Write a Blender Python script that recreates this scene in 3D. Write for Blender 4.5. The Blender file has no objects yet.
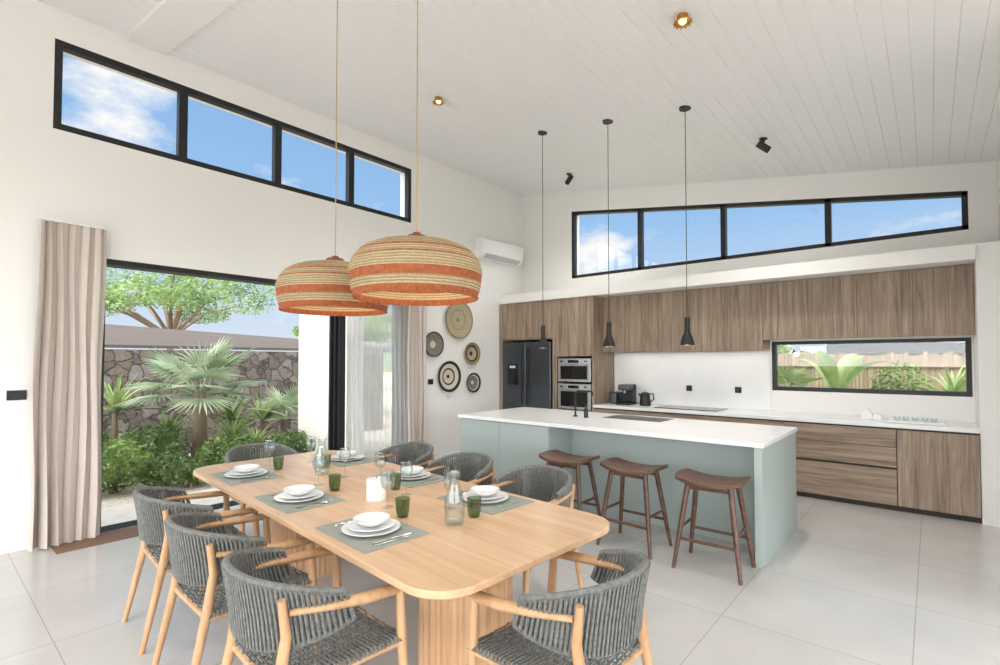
import bpy, math, random
from mathutils import Vector, Matrix
random.seed(7)
sc = bpy.context.scene
col = sc.collection
pi = math.pi

# ---------------------------------------------------------------- materials
def lin(c):
    out = []
    for v in c[:3]:
        v = v / 255.0
        out.append(v / 12.92 if v <= 0.04045 else ((v + 0.055) / 1.055) ** 2.4)
    return (out[0], out[1], out[2], 1.0)

def new_mat(name):
    m = bpy.data.materials.new(name)
    m.use_nodes = True
    nt = m.node_tree
    return m, nt, nt.nodes['Principled BSDF']

def mat(name, c, rough=0.5, metal=0.0, bump=0.0, bscale=50.0, var=0.0, vscale=3.0, emit=None, es=1.0, spec=None):
    m, nt, b = new_mat(name)
    b.inputs['Base Color'].default_value = lin(c)
    b.inputs['Roughness'].default_value = rough
    b.inputs['Metallic'].default_value = metal
    if spec is not None:
        b.inputs['Specular IOR Level'].default_value = spec
    tc = nt.nodes.new('ShaderNodeTexCoord')
    if var > 0:
        n = nt.nodes.new('ShaderNodeTexNoise')
        n.inputs['Scale'].default_value = vscale
        n.inputs['Detail'].default_value = 4
        nt.links.new(tc.outputs['Object'], n.inputs['Vector'])
        r = nt.nodes.new('ShaderNodeValToRGB')
        l = lin(c)
        r.color_ramp.elements[0].position = 0.3
        r.color_ramp.elements[1].position = 0.7
        r.color_ramp.elements[0].color = tuple(x * (1 - var) for x in l[:3]) + (1,)
        r.color_ramp.elements[1].color = tuple(min(1, x * (1 + var)) for x in l[:3]) + (1,)
        nt.links.new(n.outputs['Fac'], r.inputs['Fac'])
        nt.links.new(r.outputs['Color'], b.inputs['Base Color'])
    if bump > 0:
        n2 = nt.nodes.new('ShaderNodeTexNoise')
        n2.inputs['Scale'].default_value = bscale
        n2.inputs['Detail'].default_value = 3
        nt.links.new(tc.outputs['Object'], n2.inputs['Vector'])
        bp = nt.nodes.new('ShaderNodeBump')
        bp.inputs['Strength'].default_value = bump
        bp.inputs['Distance'].default_value = 0.01
        nt.links.new(n2.outputs['Fac'], bp.inputs['Height'])
        nt.links.new(bp.outputs['Normal'], b.inputs['Normal'])
    if emit:
        b.inputs['Emission Color'].default_value = lin(emit)
        b.inputs['Emission Strength'].default_value = es
    return m

def wood(name, c1, c2, scale=(12, 12, 0.8), rough=0.45, c3=None, dist=0.6, lo=0.3, hi=0.72):
    m, nt, b = new_mat(name)
    tc = nt.nodes.new('ShaderNodeTexCoord')
    oi = nt.nodes.new('ShaderNodeObjectInfo')
    add = nt.nodes.new('ShaderNodeVectorMath'); add.operation = 'ADD'
    mul = nt.nodes.new('ShaderNodeMath'); mul.operation = 'MULTIPLY'; mul.inputs[1].default_value = 37.0
    nt.links.new(oi.outputs['Random'], mul.inputs[0])
    nt.links.new(tc.outputs['Object'], add.inputs[0])
    nt.links.new(mul.outputs[0], add.inputs[1])
    mp = nt.nodes.new('ShaderNodeMapping')
    mp.inputs['Scale'].default_value = scale
    nt.links.new(add.outputs[0], mp.inputs['Vector'])
    n = nt.nodes.new('ShaderNodeTexNoise')
    n.inputs['Scale'].default_value = 1.6
    n.inputs['Detail'].default_value = 7
    n.inputs['Roughness'].default_value = 0.62
    n.inputs['Distortion'].default_value = dist
    nt.links.new(mp.outputs['Vector'], n.inputs['Vector'])
    r = nt.nodes.new('ShaderNodeValToRGB')
    r.color_ramp.elements[0].position = lo
    r.color_ramp.elements[1].position = hi
    r.color_ramp.elements[0].color = lin(c1)
    r.color_ramp.elements[1].color = lin(c2)
    if c3:
        e = r.color_ramp.elements.new((lo + hi) / 2)
        e.color = lin(c3)
    nt.links.new(n.outputs['Fac'], r.inputs['Fac'])
    nt.links.new(r.outputs['Color'], b.inputs['Base Color'])
    b.inputs['Roughness'].default_value = rough
    return m

def leafmat(name, c1, c2, transl=0.35, scale=2.5):
    m, nt, b = new_mat(name)
    geo = nt.nodes.new('ShaderNodeNewGeometry')
    n = nt.nodes.new('ShaderNodeTexNoise')
    n.inputs['Scale'].default_value = scale
    nt.links.new(geo.outputs['Position'], n.inputs['Vector'])
    r = nt.nodes.new('ShaderNodeValToRGB')
    r.color_ramp.elements[0].position = 0.35
    r.color_ramp.elements[1].position = 0.65
    r.color_ramp.elements[0].color = lin(c1)
    r.color_ramp.elements[1].color = lin(c2)
    nt.links.new(n.outputs['Fac'], r.inputs['Fac'])
    nt.links.new(r.outputs['Color'], b.inputs['Base Color'])
    b.inputs['Roughness'].default_value = 0.5
    t = nt.nodes.new('ShaderNodeBsdfTranslucent')
    nt.links.new(r.outputs['Color'], t.inputs['Color'])
    mx = nt.nodes.new('ShaderNodeMixShader')
    mx.inputs[0].default_value = transl
    out = nt.nodes['Material Output']
    nt.links.new(b.outputs[0], mx.inputs[1])
    nt.links.new(t.outputs[0], mx.inputs[2])
    nt.links.new(mx.outputs[0], out.inputs['Surface'])
    return m

def thin_glass(name, tint=(255, 255, 255), gloss=0.06, rough=0.0):
    m, nt, b = new_mat(name)
    nt.nodes.remove(b)
    t = nt.nodes.new('ShaderNodeBsdfTransparent')
    t.inputs['Color'].default_value = lin(tint)
    g = nt.nodes.new('ShaderNodeBsdfGlossy')
    g.inputs['Roughness'].default_value = rough
    lw = nt.nodes.new('ShaderNodeLayerWeight')
    lw.inputs['Blend'].default_value = 0.25
    ma = nt.nodes.new('ShaderNodeMath'); ma.operation = 'MULTIPLY_ADD'
    ma.inputs[1].default_value = 0.35
    ma.inputs[2].default_value = gloss
    nt.links.new(lw.outputs['Facing'], ma.inputs[0])
    mx = nt.nodes.new('ShaderNodeMixShader')
    nt.links.new(ma.outputs[0], mx.inputs[0])
    nt.links.new(t.outputs[0], mx.inputs[1])
    nt.links.new(g.outputs[0], mx.inputs[2])
    nt.links.new(mx.outputs[0], nt.nodes['Material Output'].inputs['Surface'])
    return m

def pane_glass(name):
    m, nt, b = new_mat(name)
    nt.nodes.remove(b)
    t = nt.nodes.new('ShaderNodeBsdfTransparent')
    g = nt.nodes.new('ShaderNodeBsdfGlossy'); g.inputs['Roughness'].default_value = 0.0
    mx = nt.nodes.new('ShaderNodeMixShader'); mx.inputs[0].default_value = 0.03
    nt.links.new(t.outputs[0], mx.inputs[1]); nt.links.new(g.outputs[0], mx.inputs[2])
    nt.links.new(mx.outputs[0], nt.nodes['Material Output'].inputs['Surface'])
    return m

M = {}
M['wall'] = mat('wall_paint', (240, 238, 235), 0.85, bump=0.03, bscale=120)
M['ceil'] = mat('ceiling_board_paint', (241, 240, 239), 0.6)
M['white'] = mat('white_satin', (242, 241, 239), 0.4)
M['stonetop'] = mat('white_quartz', (236, 236, 235), 0.22, var=0.02, vscale=6)
M['teal'] = mat('sage_teal_lacquer', (163, 175, 172), 0.5)
M['black'] = mat('black_aluminium', (18, 19, 21), 0.45)
M['blackgloss'] = mat('black_glass', (16, 16, 18), 0.08)
M['steel'] = mat('brushed_steel', (176, 176, 176), 0.3, 1.0)
M['darksteel'] = mat('dark_steel', (84, 88, 94), 0.28, 0.85)
M['chrome'] = mat('cutlery_steel', (205, 205, 208), 0.15, 1.0)
M['walnut'] = wood('walnut_veneer', (112, 95, 81), (180, 161, 142), (14, 14, 0.7), 0.5, (150, 130, 112), 1.0)
M['walnut_h'] = wood('walnut_veneer_horizontal', (112, 95, 81), (180, 161, 142), (0.7, 14, 14), 0.5, (150, 130, 112), 1.0)
M['oak'] = wood('light_oak_top', (196, 158, 120), (222, 189, 153), (0.6, 9, 9), 0.32, (211, 174, 137))
M['oakv'] = wood('light_oak_vertical', (190, 147, 108), (220, 184, 146), (9, 9, 0.6), 0.42, (206, 166, 127))
M['teak'] = wood('chair_teak', (180, 138, 99), (210, 172, 133), (14, 14, 2), 0.45)
M['stool'] = wood('stool_dark_wood', (72, 49, 40), (114, 83, 67), (5, 14, 14), 0.4)
M['rope'] = mat('charcoal_rope', (116, 117, 114), 0.85, bump=0.4, bscale=300, var=0.3, vscale=60)
M['curtain'] = mat('linen_curtain', (202, 191, 182), 0.9, bump=0.15, bscale=400)
M['ceramic'] = mat('white_ceramic', (236, 236, 235), 0.18)
M['mat'] = mat('placemat_fabric', (148, 155, 147), 0.85, bump=0.3, bscale=300)
M['glass'] = thin_glass('clear_glass', (246, 250, 250), 0.05)
M['greenglass'] = thin_glass('green_glass', (198, 212, 190), 0.07)
M['pane'] = pane_glass('window_glass')
M['brown'] = mat('brown_threshold', (128, 100, 78), 0.6, var=0.1, vscale=20)
M['extwall'] = mat('exterior_render', (218, 215, 208), 0.9, bump=0.1, bscale=60)
M['plinthgap'] = mat('shadow_gap', (60, 52, 45), 0.7)
M['bulb'] = mat('warm_bulb', (255, 225, 170), 0.4, emit=(255, 214, 150), es=6)
M['brass'] = mat('brass', (200, 150, 80), 0.3, 1.0)
M['cord'] = mat('cord_rattan', (190, 164, 120), 0.8)
M['terra'] = mat('terracotta_weave', (172, 96, 58), 0.85, bump=0.9, bscale=160, var=0.32, vscale=50)
M['redbrown'] = mat('cap_terracotta', (132, 64, 44), 0.7)
M['sail'] = mat('shade_sail', (80, 71, 64), 0.85)
M['bark'] = mat('bark', (120, 104, 88), 0.9, bump=0.5, bscale=20, var=0.2)

def straw(name, c1, c2, sc_=70):
    m, nt, b = new_mat(name)
    tc = nt.nodes.new('ShaderNodeTexCoord')
    w = nt.nodes.new('ShaderNodeTexWave'); w.wave_type = 'BANDS'; w.bands_direction = 'Z'
    w.inputs['Scale'].default_value = 22
    w.inputs['Distortion'].default_value = 1.5
    nt.links.new(tc.outputs['Object'], w.inputs['Vector'])
    n = nt.nodes.new('ShaderNodeTexNoise'); n.inputs['Scale'].default_value = sc_
    nt.links.new(tc.outputs['Object'], n.inputs['Vector'])
    mx = nt.nodes.new('ShaderNodeMath'); mx.operation = 'MULTIPLY'
    nt.links.new(w.outputs['Fac'], mx.inputs[0]); nt.links.new(n.outputs['Fac'], mx.inputs[1])
    r = nt.nodes.new('ShaderNodeValToRGB')
    r.color_ramp.elements[0].position = 0.05; r.color_ramp.elements[1].position = 0.5
    r.color_ramp.elements[0].color = lin(c1); r.color_ramp.elements[1].color = lin(c2)
    nt.links.new(mx.outputs[0], r.inputs['Fac'])
    nt.links.new(r.outputs['Color'], b.inputs['Base Color'])
    b.inputs['Roughness'].default_value = 0.85
    bp = nt.nodes.new('ShaderNodeBump'); bp.inputs['Strength'].default_value = 0.7; bp.inputs['Distance'].default_value = 0.01
    nt.links.new(mx.outputs[0], bp.inputs['Height']); nt.links.new(bp.outputs['Normal'], b.inputs['Normal'])
    t = nt.nodes.new('ShaderNodeBsdfTranslucent'); nt.links.new(r.outputs['Color'], t.inputs['Color'])
    ms = nt.nodes.new('ShaderNodeMixShader'); ms.inputs[0].default_value = 0.15
    nt.links.new(b.outputs[0], ms.inputs[1]); nt.links.new(t.outputs[0], ms.inputs[2])
    nt.links.new(ms.outputs[0], nt.nodes['Material Output'].inputs['Surface'])
    return m
M['straw'] = straw('straw_weave', (180, 156, 118), (226, 208, 172))

def sheer():
    m, nt, b = new_mat('sheer_fabric')
    nt.nodes.remove(b)
    t = nt.nodes.new('ShaderNodeBsdfTransparent')
    d = nt.nodes.new('ShaderNodeBsdfDiffuse'); d.inputs['Color'].default_value = lin((238, 238, 234))
    tl = nt.nodes.new('ShaderNodeBsdfTranslucent'); tl.inputs['Color'].default_value = lin((242, 242, 238))
    a = nt.nodes.new('ShaderNodeMixShader'); a.inputs[0].default_value = 0.5
    nt.links.new(d.outputs[0], a.inputs[1]); nt.links.new(tl.outputs[0], a.inputs[2])
    c = nt.nodes.new('ShaderNodeMixShader'); c.inputs[0].default_value = 0.5
    nt.links.new(t.outputs[0], c.inputs[1]); nt.links.new(a.outputs[0], c.inputs[2])
    nt.links.new(c.outputs[0], nt.nodes['Material Output'].inputs['Surface'])
    return m
M['sheer'] = sheer()

def tiles():
    m, nt, b = new_mat('floor_tile')
    tc = nt.nodes.new('ShaderNodeTexCoord')
    mp = nt.nodes.new('ShaderNodeMapping'); mp.inputs['Location'].default_value = (0.1, 0.35, 0)
    nt.links.new(tc.outputs['Object'], mp.inputs['Vector'])
    br = nt.nodes.new('ShaderNodeTexBrick')
    br.offset = 0.0; br.squash = 1.0
    br.inputs['Scale'].default_value = 1.0
    br.inputs['Brick Width'].default_value = 0.9
    br.inputs['Row Height'].default_value = 0.9
    br.inputs['Mortar Size'].default_value = 0.003
    br.inputs['Mortar Smooth'].default_value = 0.1
    br.inputs['Color1'].default_value = lin((203, 201, 198))
    br.inputs['Color2'].default_value = lin((208, 206, 203))
    br.inputs['Mortar'].default_value = lin((174, 171, 168))
    nt.links.new(mp.outputs['Vector'], br.inputs['Vector'])
    n = nt.nodes.new('ShaderNodeTexNoise'); n.inputs['Scale'].default_value = 2.2; n.inputs['Detail'].default_value = 8
    nt.links.new(tc.outputs['Object'], n.inputs['Vector'])
    r = nt.nodes.new('ShaderNodeValToRGB')
    r.color_ramp.elements[0].color = (0.9, 0.9, 0.9, 1); r.color_ramp.elements[1].color = (1, 1, 1, 1)
    r.color_ramp.elements[0].position = 0.3; r.color_ramp.elements[1].position = 0.7
    nt.links.new(n.outputs['Fac'], r.inputs['Fac'])
    mx = nt.nodes.new('ShaderNodeMix'); mx.data_type = 'RGBA'; mx.blend_type = 'MULTIPLY'
    mx.inputs['Factor'].default_value = 1.0
    nt.links.new(br.outputs['Color'], mx.inputs['A']); nt.links.new(r.outputs['Color'], mx.inputs['B'])
    nt.links.new(mx.outputs['Result'], b.inputs['Base Color'])
    b.inputs['Roughness'].default_value = 0.2
    return m
M['floor'] = tiles()

def stones():
    m, nt, b = new_mat('basalt_stone_wall')
    tc = nt.nodes.new('ShaderNodeTexCoord')
    n0 = nt.nodes.new('ShaderNodeTexNoise'); n0.inputs['Scale'].default_value = 6
    n0.inputs['Detail'].default_value = 5
    nt.links.new(tc.outputs['Object'], n0.inputs['Vector'])
    mixv = nt.nodes.new('ShaderNodeMix'); mixv.data_type = 'VECTOR'; mixv.inputs['Factor'].default_value = 0.2
    nt.links.new(tc.outputs['Object'], mixv.inputs['A']); nt.links.new(n0.outputs['Color'], mixv.inputs['B'])
    v = nt.nodes.new('ShaderNodeTexVoronoi'); v.inputs['Scale'].default_value = 6.5
    nt.links.new(mixv.outputs['Result'], v.inputs['Vector'])
    ve = nt.nodes.new('ShaderNodeTexVoronoi'); ve.feature = 'DISTANCE_TO_EDGE'; ve.inputs['Scale'].default_value = 6.5
    nt.links.new(mixv.outputs['Result'], ve.inputs['Vector'])
    sep = nt.nodes.new('ShaderNodeSeparateColor')
    nt.links.new(v.outputs['Color'], sep.inputs[0])
    r = nt.nodes.new('ShaderNodeValToRGB')
    r.color_ramp.elements[0].color = lin((96, 91, 88)); r.color_ramp.elements[1].color = lin((146, 141, 136))
    e = r.color_ramp.elements.new(0.5); e.color = lin((126, 112, 100))
    nt.links.new(sep.outputs[0], r.inputs['Fac'])
    n = nt.nodes.new('ShaderNodeTexNoise'); n.inputs['Scale'].default_value = 14; n.inputs['Detail'].default_value = 6
    nt.links.new(tc.outputs['Object'], n.inputs['Vector'])
    mm = nt.nodes.new('ShaderNodeMix'); mm.data_type = 'RGBA'; mm.blend_type = 'MULTIPLY'; mm.inputs['Factor'].default_value = 0.7
    nt.links.new(r.outputs['Color'], mm.inputs['A']); nt.links.new(n.outputs['Fac'], mm.inputs['B'])
    r2 = nt.nodes.new('ShaderNodeValToRGB')
    r2.color_ramp.elements[0].position = 0.0; r2.color_ramp.elements[1].position = 0.07
    nt.links.new(ve.outputs['Distance'], r2.inputs['Fac'])
    m2 = nt.nodes.new('ShaderNodeMix'); m2.data_type = 'RGBA'
    m2.inputs['A'].default_value = lin((66, 60, 56))
    nt.links.new(r2.outputs['Color'], m2.inputs['Factor'])
    nt.links.new(mm.outputs['Result'], m2.inputs['B'])
    nt.links.new(m2.outputs['Result'], b.inputs['Base Color'])
    b.inputs['Roughness'].default_value = 0.9
    bp = nt.nodes.new('ShaderNodeBump'); bp.inputs['Strength'].default_value = .8; bp.inputs['Distance'].default_value = 0.03
    nt.links.new(r2.outputs['Color'], bp.inputs['Height']); nt.links.new(bp.outputs['Normal'], b.inputs['Normal'])
    return m
M['stone'] = stones()
M['gravel'] = mat('gravel', (182, 172, 156), 0.95, bump=1.0, bscale=40, var=0.3, vscale=25)
M['lawn'] = mat('dry_grass', (110, 124, 72), 0.95, var=0.3, vscale=4)
M['hill'] = mat('hill_green', (96, 120, 92), 0.95, var=0.25, vscale=0.05)
M['reed'] = wood('reed_fence', (120, 101, 80), (182, 162, 134), (25, 25, 0.6), 0.9)
M['leaf1'] = leafmat('leaf_mid_green', (70, 100, 46), (130, 154, 80))
M['leaf2'] = leafmat('leaf_light', (124, 150, 84), (174, 188, 128))
M['palm'] = leafmat('palm_silver_green', (140, 160, 130), (190, 200, 170))
M['leaf3'] = leafmat('leaf_dark', (64, 92, 50), (114, 138, 80))
M['tree'] = leafmat('tree_leaf', (84, 114, 62), (156, 178, 112), 0.4, 0.8)

# ---------------------------------------------------------------- geometry helpers
def g_box(c, s):
    x, y, z = c; a, b, d = s[0] / 2, s[1] / 2, s[2] / 2
    V = [(x + i * a, y + j * b, z + k * d) for i in (-1, 1) for j in (-1, 1) for k in (-1, 1)]
    F = [(0, 1, 3, 2), (4, 6, 7, 5), (0, 4, 5, 1), (2, 3, 7, 6), (0, 2, 6, 4), (1, 5, 7, 3)]
    return V, F
def g_bb(x0, x1, y0, y1, z0, z1):
    return g_box(((x0 + x1) / 2, (y0 + y1) / 2, (z0 + z1) / 2), (x1 - x0, y1 - y0, z1 - z0))
def g_tube(pts, r, sides=8, closed=False, flat=1.0, cap=True):
    P = [Vector(p) for p in pts]; n = len(P)
    rad = r if isinstance(r, (list, tuple)) else [r] * n
    V = []; F = []
    prev = None
    for i, p in enumerate(P):
        if closed:
            t = (P[(i + 1) % n] - P[i - 1])
        else:
            t = (P[min(i + 1, n - 1)] - P[max(i - 1, 0)])
        if t.length < 1e-9: t = Vector((0, 0, 1))
        t.normalize()
        if prev is None:
            up = Vector((0, 0, 1)) if abs(t.z) < 0.9 else Vector((1, 0, 0))
            a = t.cross(up).normalized()
        else:
            a = (prev - t * prev.dot(t)).normalized()
        prev = a
        b = t.cross(a)
        for k in range(sides):
            an = 2 * pi * k / sides
            V.append(tuple(p + a * math.cos(an) * rad[i] + b * math.sin(an) * rad[i] * flat))
    m = n if closed else n - 1
    for i in range(m):
        j = (i + 1) % n
        for k in range(sides):
            l = (k + 1) % sides
            F.append((i * sides + k, i * sides + l, j * sides + l, j * sides + k))
    if not closed and cap:
        F.append(tuple(reversed(range(sides))))
        F.append(tuple((n - 1) * sides + k for k in range(sides)))
    return V, F
def g_lathe(prof, segs=32, c=(0, 0, 0), fr=1.0):
    V = []; F = []
    n = len(prof)
    for (r, z) in prof:
        for k in range(segs):
            a = 2 * pi * k / segs
            V.append((c[0] + r * math.cos(a), c[1] + r * math.sin(a), c[2] + z))
    for i in range(n - 1):
        for k in range(segs):
            l = (k + 1) % segs
            F.append((i * segs + k, i * segs + l, (i + 1) * segs + l, (i + 1) * segs + k))
    return V, F
def g_cyl(c, r, h, segs=24, r2=None):
    r2 = r if r2 is None else r2
    return g_lathe([(0.0001, 0), (r, 0), (r2, h), (0.0001, h)], segs, c)
def g_prism(poly, a0, a1, axis='y'):
    n = len(poly)
    def mk3(p, a):
        if axis == 'y': return (p[0], a, p[1])
        if axis == 'x': return (a, p[0], p[1])
        return (p[0], p[1], a)
    V = [mk3(p, a0) for p in poly] + [mk3(p, a1) for p in poly]
    F = [tuple(range(n)), tuple(reversed(range(n, 2 * n)))]
    for i in range(n):
        j = (i + 1) % n
        F.append((i, i + n, j + n, j))
    return V, F
def xf(g, mtx):
    return [tuple(mtx @ Vector(v)) for v in g[0]], g[1]

def empty(name, loc=(0, 0, 0), rz=0.0):
    e = bpy.data.objects.new(name, None)
    e.location = loc; e.rotation_euler = (0, 0, rz)
    e.empty_display_size = 0.1
    col.objects.link(e)
    return e

def mk(name, geoms, m, parent=None, smooth=False, bevel=0.0, loc=(0, 0, 0), rot=(0, 0, 0), bseg=2, center=False, fixn=True):
    if isinstance(geoms, tuple): geoms = [geoms]
    V = []; F = []
    for g in geoms:
        o = len(V)
        V += g[0]
        F += [tuple(i + o for i in f) for f in g[1]]
    if center:
        xs = [v[0] for v in V]; ys = [v[1] for v in V]; zs = [v[2] for v in V]
        cc = ((min(xs) + max(xs)) / 2, (min(ys) + max(ys)) / 2, (min(zs) + max(zs)) / 2)
        V = [(v[0] - cc[0], v[1] - cc[1], v[2] - cc[2]) for v in V]
        loc = (loc[0] + cc[0], loc[1] + cc[1], loc[2] + cc[2])
    me = bpy.data.meshes.new(name)
    me.from_pydata(V, [], F)
    me.update()
    if fixn:
        import bmesh
        bm = bmesh.new(); bm.from_mesh(me)
        bmesh.ops.recalc_face_normals(bm, faces=bm.faces)
        bm.to_mesh(me); bm.free()
    me.materials.append(m)
    if smooth:
        for p in me.polygons: p.use_smooth = True
        try: me.set_sharp_from_angle(angle=0.7)
        except Exception: pass
    ob = bpy.data.objects.new(name, me)
    ob.location = loc; ob.rotation_euler = rot
    if parent: ob.parent = parent
    col.objects.link(ob)
    if bevel > 0:
        b = ob.modifiers.new('bevel', 'BEVEL'); b.width = bevel; b.segments = bseg
        b.limit_method = 'ANGLE'; b.angle_limit = 0.6
    return ob

def instance_tree(src, name, loc, rz):
    e = empty(name, loc, rz)
    for ch in src.children:
        o = bpy.data.objects.new(ch.name.split('.')[0], ch.data)
        o.location = ch.location; o.rotation_euler = ch.rotation_euler
        o.parent = e
        for md in ch.modifiers:
            if md.type == 'BEVEL':
                b = o.modifiers.new('bevel', 'BEVEL'); b.width = md.width; b.segments = md.segments
                b.limit_method = 'ANGLE'; b.angle_limit = 0.6
        col.objects.link(o)
    return e

# ---------------------------------------------------------------- room
XL = -5.7; YB = 7.3; YC = 6.65
RX = 4.2; RY = -3.6
def cz(x): return 3.712 - 0.155 * x
T = 0.25
mk('floor', g_bb(XL - 0.05, RX, RY, YB + 0.05, -0.1, 0.0), M['floor'])

bw = 0.125
pts = []
x = XL - T
while x < RX + T:
    pts += [(x + 0.0035, cz(x)), (x + bw - 0.0035, cz(x + bw)), (x + bw, cz(x + bw) + 0.005)]
    x += bw
top = [(x, cz(x) + 0.2), (XL - T, cz(XL - T) + 0.2)]
mk('ceiling', g_prism(pts + top, RY - 0.3, YB + T, 'y'), M['ceil'])
mk('ceiling_beam', g_prism([(XL, cz(XL) - 0.03), (RX, cz(RX) - 0.03), (RX, cz(RX) + 0.05), (XL, cz(XL) + 0.05)], 1.26, 1.58, 'y'), M['wall'])

WZ0, WZ1, WY0, WY1 = 3.55, 4.335, 0.765, 4.69
DZ = 2.485
LW = [g_bb(XL - T, XL, RY, WY0, 0, cz(XL) + 0.1)]
LW += [g_bb(XL - T, XL, WY0, 1.12, 0, WZ0)]
LW += [g_bb(XL - T, XL, 1.12, 4.62, DZ, WZ0)]
LW += [g_bb(XL - T, XL, 4.62, WY1, 0, WZ0)]
LW += [g_bb(XL - T, XL, WY0, WY1, WZ1, cz(XL) + 0.1)]
LW += [g_bb(XL - T, XL, WY1, YB + T, 0, cz(XL) + 0.1)]
mk('wall_left', LW, M['wall'])
WX1 = 0.325
def bz(x): return 4.10 - 0.148 * (x + 4.63)
BW = [g_bb(XL, -4.63, YB, YB + T, 0, cz(XL) + 0.05)]
BW += [g_prism([(-4.63, bz(-4.63)), (WX1, bz(WX1)), (WX1, cz(0.3) + 0.1), (-4.63, cz(-4.63) + 0.1)], YB, YB + T)]
BW += [g_bb(-4.63, WX1, YB, YB + T, 1.80, 2.95)]
BW += [g_bb(-4.63, -1.58, YB, YB + T, 0, 1.80)]
BW += [g_bb(-1.58, WX1, YB, YB + T, 0, 1.17)]
BW += [g_bb(WX1, 0.8, YB, YB + T, 0, cz(0.3) + 0.1)]
mk('wall_back', BW, M['wall'])
mk('wall_right', [g_bb(0.55, 0.8, 4.3, YB, 0, cz(0.55) + 0.1)], M['wall'])
mk('wall_niche', [g_bb(0.342, 0.55, YC, YB, 0, 2.68)], M['wall'])
mk('wall_return', g_bb(0.8, RX, 4.3, 4.5, 0, 3.7), M['wall'])
mk('wall_side', [g_bb(RX, RX + 0.2, RY, -2.9, 0, 3.2), g_bb(RX, RX + 0.2, 3.9, 4.5, 0, 3.2), g_bb(RX, RX + 0.2, -2.9, 3.9, 2.6, 3.2)], M['wall'])  # unseen wall, opened wide to let sky light in
mk('wall_rear', [g_bb(XL, XL + .6, RY - .2, RY, 0, 4.6), g_bb(3.6, RX, RY - .2, RY, 0, 3.2),
                 g_prism([(XL + .6, 3.0), (3.6, 2.6), (3.6, cz(3.6)), (XL + .6, cz(XL + .6))], RY - .2, RY)], M['wall'])  # unseen wall behind camera; large opening shaped to admit sky light
mk('trim_kitchen_bulkhead', g_bb(XL, 0.34, YC - 0.02, YB, 2.532, 2.68), M['wall'])
mk('baseboard_left', [g_bb(XL, XL + 0.018, RY, 0.98, 0, 0.12), g_bb(XL, XL + 0.018, 4.95, YC, 0, 0.12)], M['white'], bevel=0.004)

def frame_left(name, y0, y1, z0, z1, mull, w=0.055):
    e = empty(name)
    xc = XL - 0.04
    d = 0.08
    G = [g_bb(xc - d / 2, xc + d / 2, y0, y1, z0, z0 + w), g_bb(xc - d / 2, xc + d / 2, y0, y1, z1 - w, z1),
         g_bb(xc - d / 2, xc + d / 2, y0, y0 + w, z0 + w, z1 - w), g_bb(xc - d / 2, xc + d / 2, y1 - w, y1, z0 + w, z1 - w)]
    for y in mull:
        G.append(g_bb(xc - d / 2, xc + d / 2, y - w * 0.7, y + w * 0.7, z0 + w, z1 - w))
    mk('frame', G, M['black'], e)
    mk('glass', g_bb(xc - 0.004, xc + 0.004, y0 + w, y1 - w, z0 + w, z1 - w), M['pane'], e)
frame_left('window_1', WY0, WY1, WZ0, WZ1, [1.755, 2.73, 3.70])
e = empty('window_2')
w = 0.05; ya, yb = YB + 0.003, YB + 0.09
G = [g_bb(-4.63, WX1, ya, yb, 2.95, 2.95 + w),
     g_prism([(-4.63, bz(-4.63) - w), (WX1, bz(WX1) - w), (WX1, bz(WX1)), (-4.63, bz(-4.63))], ya, yb)]
for xx, ww in ((-4.605, 0.05), (-3.40, 0.065), (-2.17, 0.065), (-0.94, 0.065), (0.30, 0.05)):
    a, b2 = xx - ww / 2, xx + ww / 2
    G.append(g_prism([(a, 2.96), (b2, 2.96), (b2, bz(b2) - 0.01), (a, bz(a) - 0.01)], ya, yb))
mk('frame', G, M['black'], e)
mk('glass', g_prism([(-4.6, 2.98), (0.29, 2.98), (0.29, bz(0.29) - 0.03), (-4.6, bz(-4.6) - 0.03)], YB + 0.06, YB + 0.066), M['pane'], e)
e = empty('window_3')
G = [g_bb(-1.58, WX1, ya, yb, 1.17, 1.22), g_bb(-1.58, WX1, ya, yb, 1.76, 1.80),
     g_bb(-1.58, -1.535, ya, yb, 1.22, 1.76), g_bb(WX1 - .045, WX1, ya, yb, 1.22, 1.76)]
mk('frame', G, M['black'], e)
mk('glass', g_bb(-1.54, WX1 - .04, YB + 0.06, YB + 0.066, 1.22, 1.76), M['pane'], e)

e = empty('door_1')
xc = XL - 0.10
G = [g_bb(xc - .09, xc + .09, 1.12, 4.62, DZ - .05, DZ), g_bb(xc - .09, xc + .09, 1.12, 4.62, -0.02, 0.012),
     g_bb(xc - .09, xc + .09, 1.12, 1.155, 0, DZ - .05), g_bb(xc - .09, xc + .09, 4.57, 4.62, 0, DZ - .05)]
for k, xo in enumerate((-0.055, 0.0, 0.055)):
    y0 = 3.50 + 0.03 * k
    zt = DZ - .05
    G += [g_bb(xc + xo - .02, xc + xo + .02, y0, y0 + 0.085, 0.01, zt), g_bb(xc + xo - .02, xc + xo + .02, 4.5, 4.57, 0.01, zt),
          g_bb(xc + xo - .02, xc + xo + .02, y0, 4.57, zt - .07, zt), g_bb(xc + xo - .02, xc + xo + .02, y0, 4.57, 0.01, 0.09)]
mk('frame', G, M['black'], e)
mk('glass', g_bb(xc - 0.004, xc + 0.004, 3.55, 4.55, 0.06, DZ - .09), M['pane'], e)
mk('door_threshold', g_bb(XL + 0.0, XL + 0.34, 0.80, 1.55, 0.0, 0.012), M['brown'])

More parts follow.
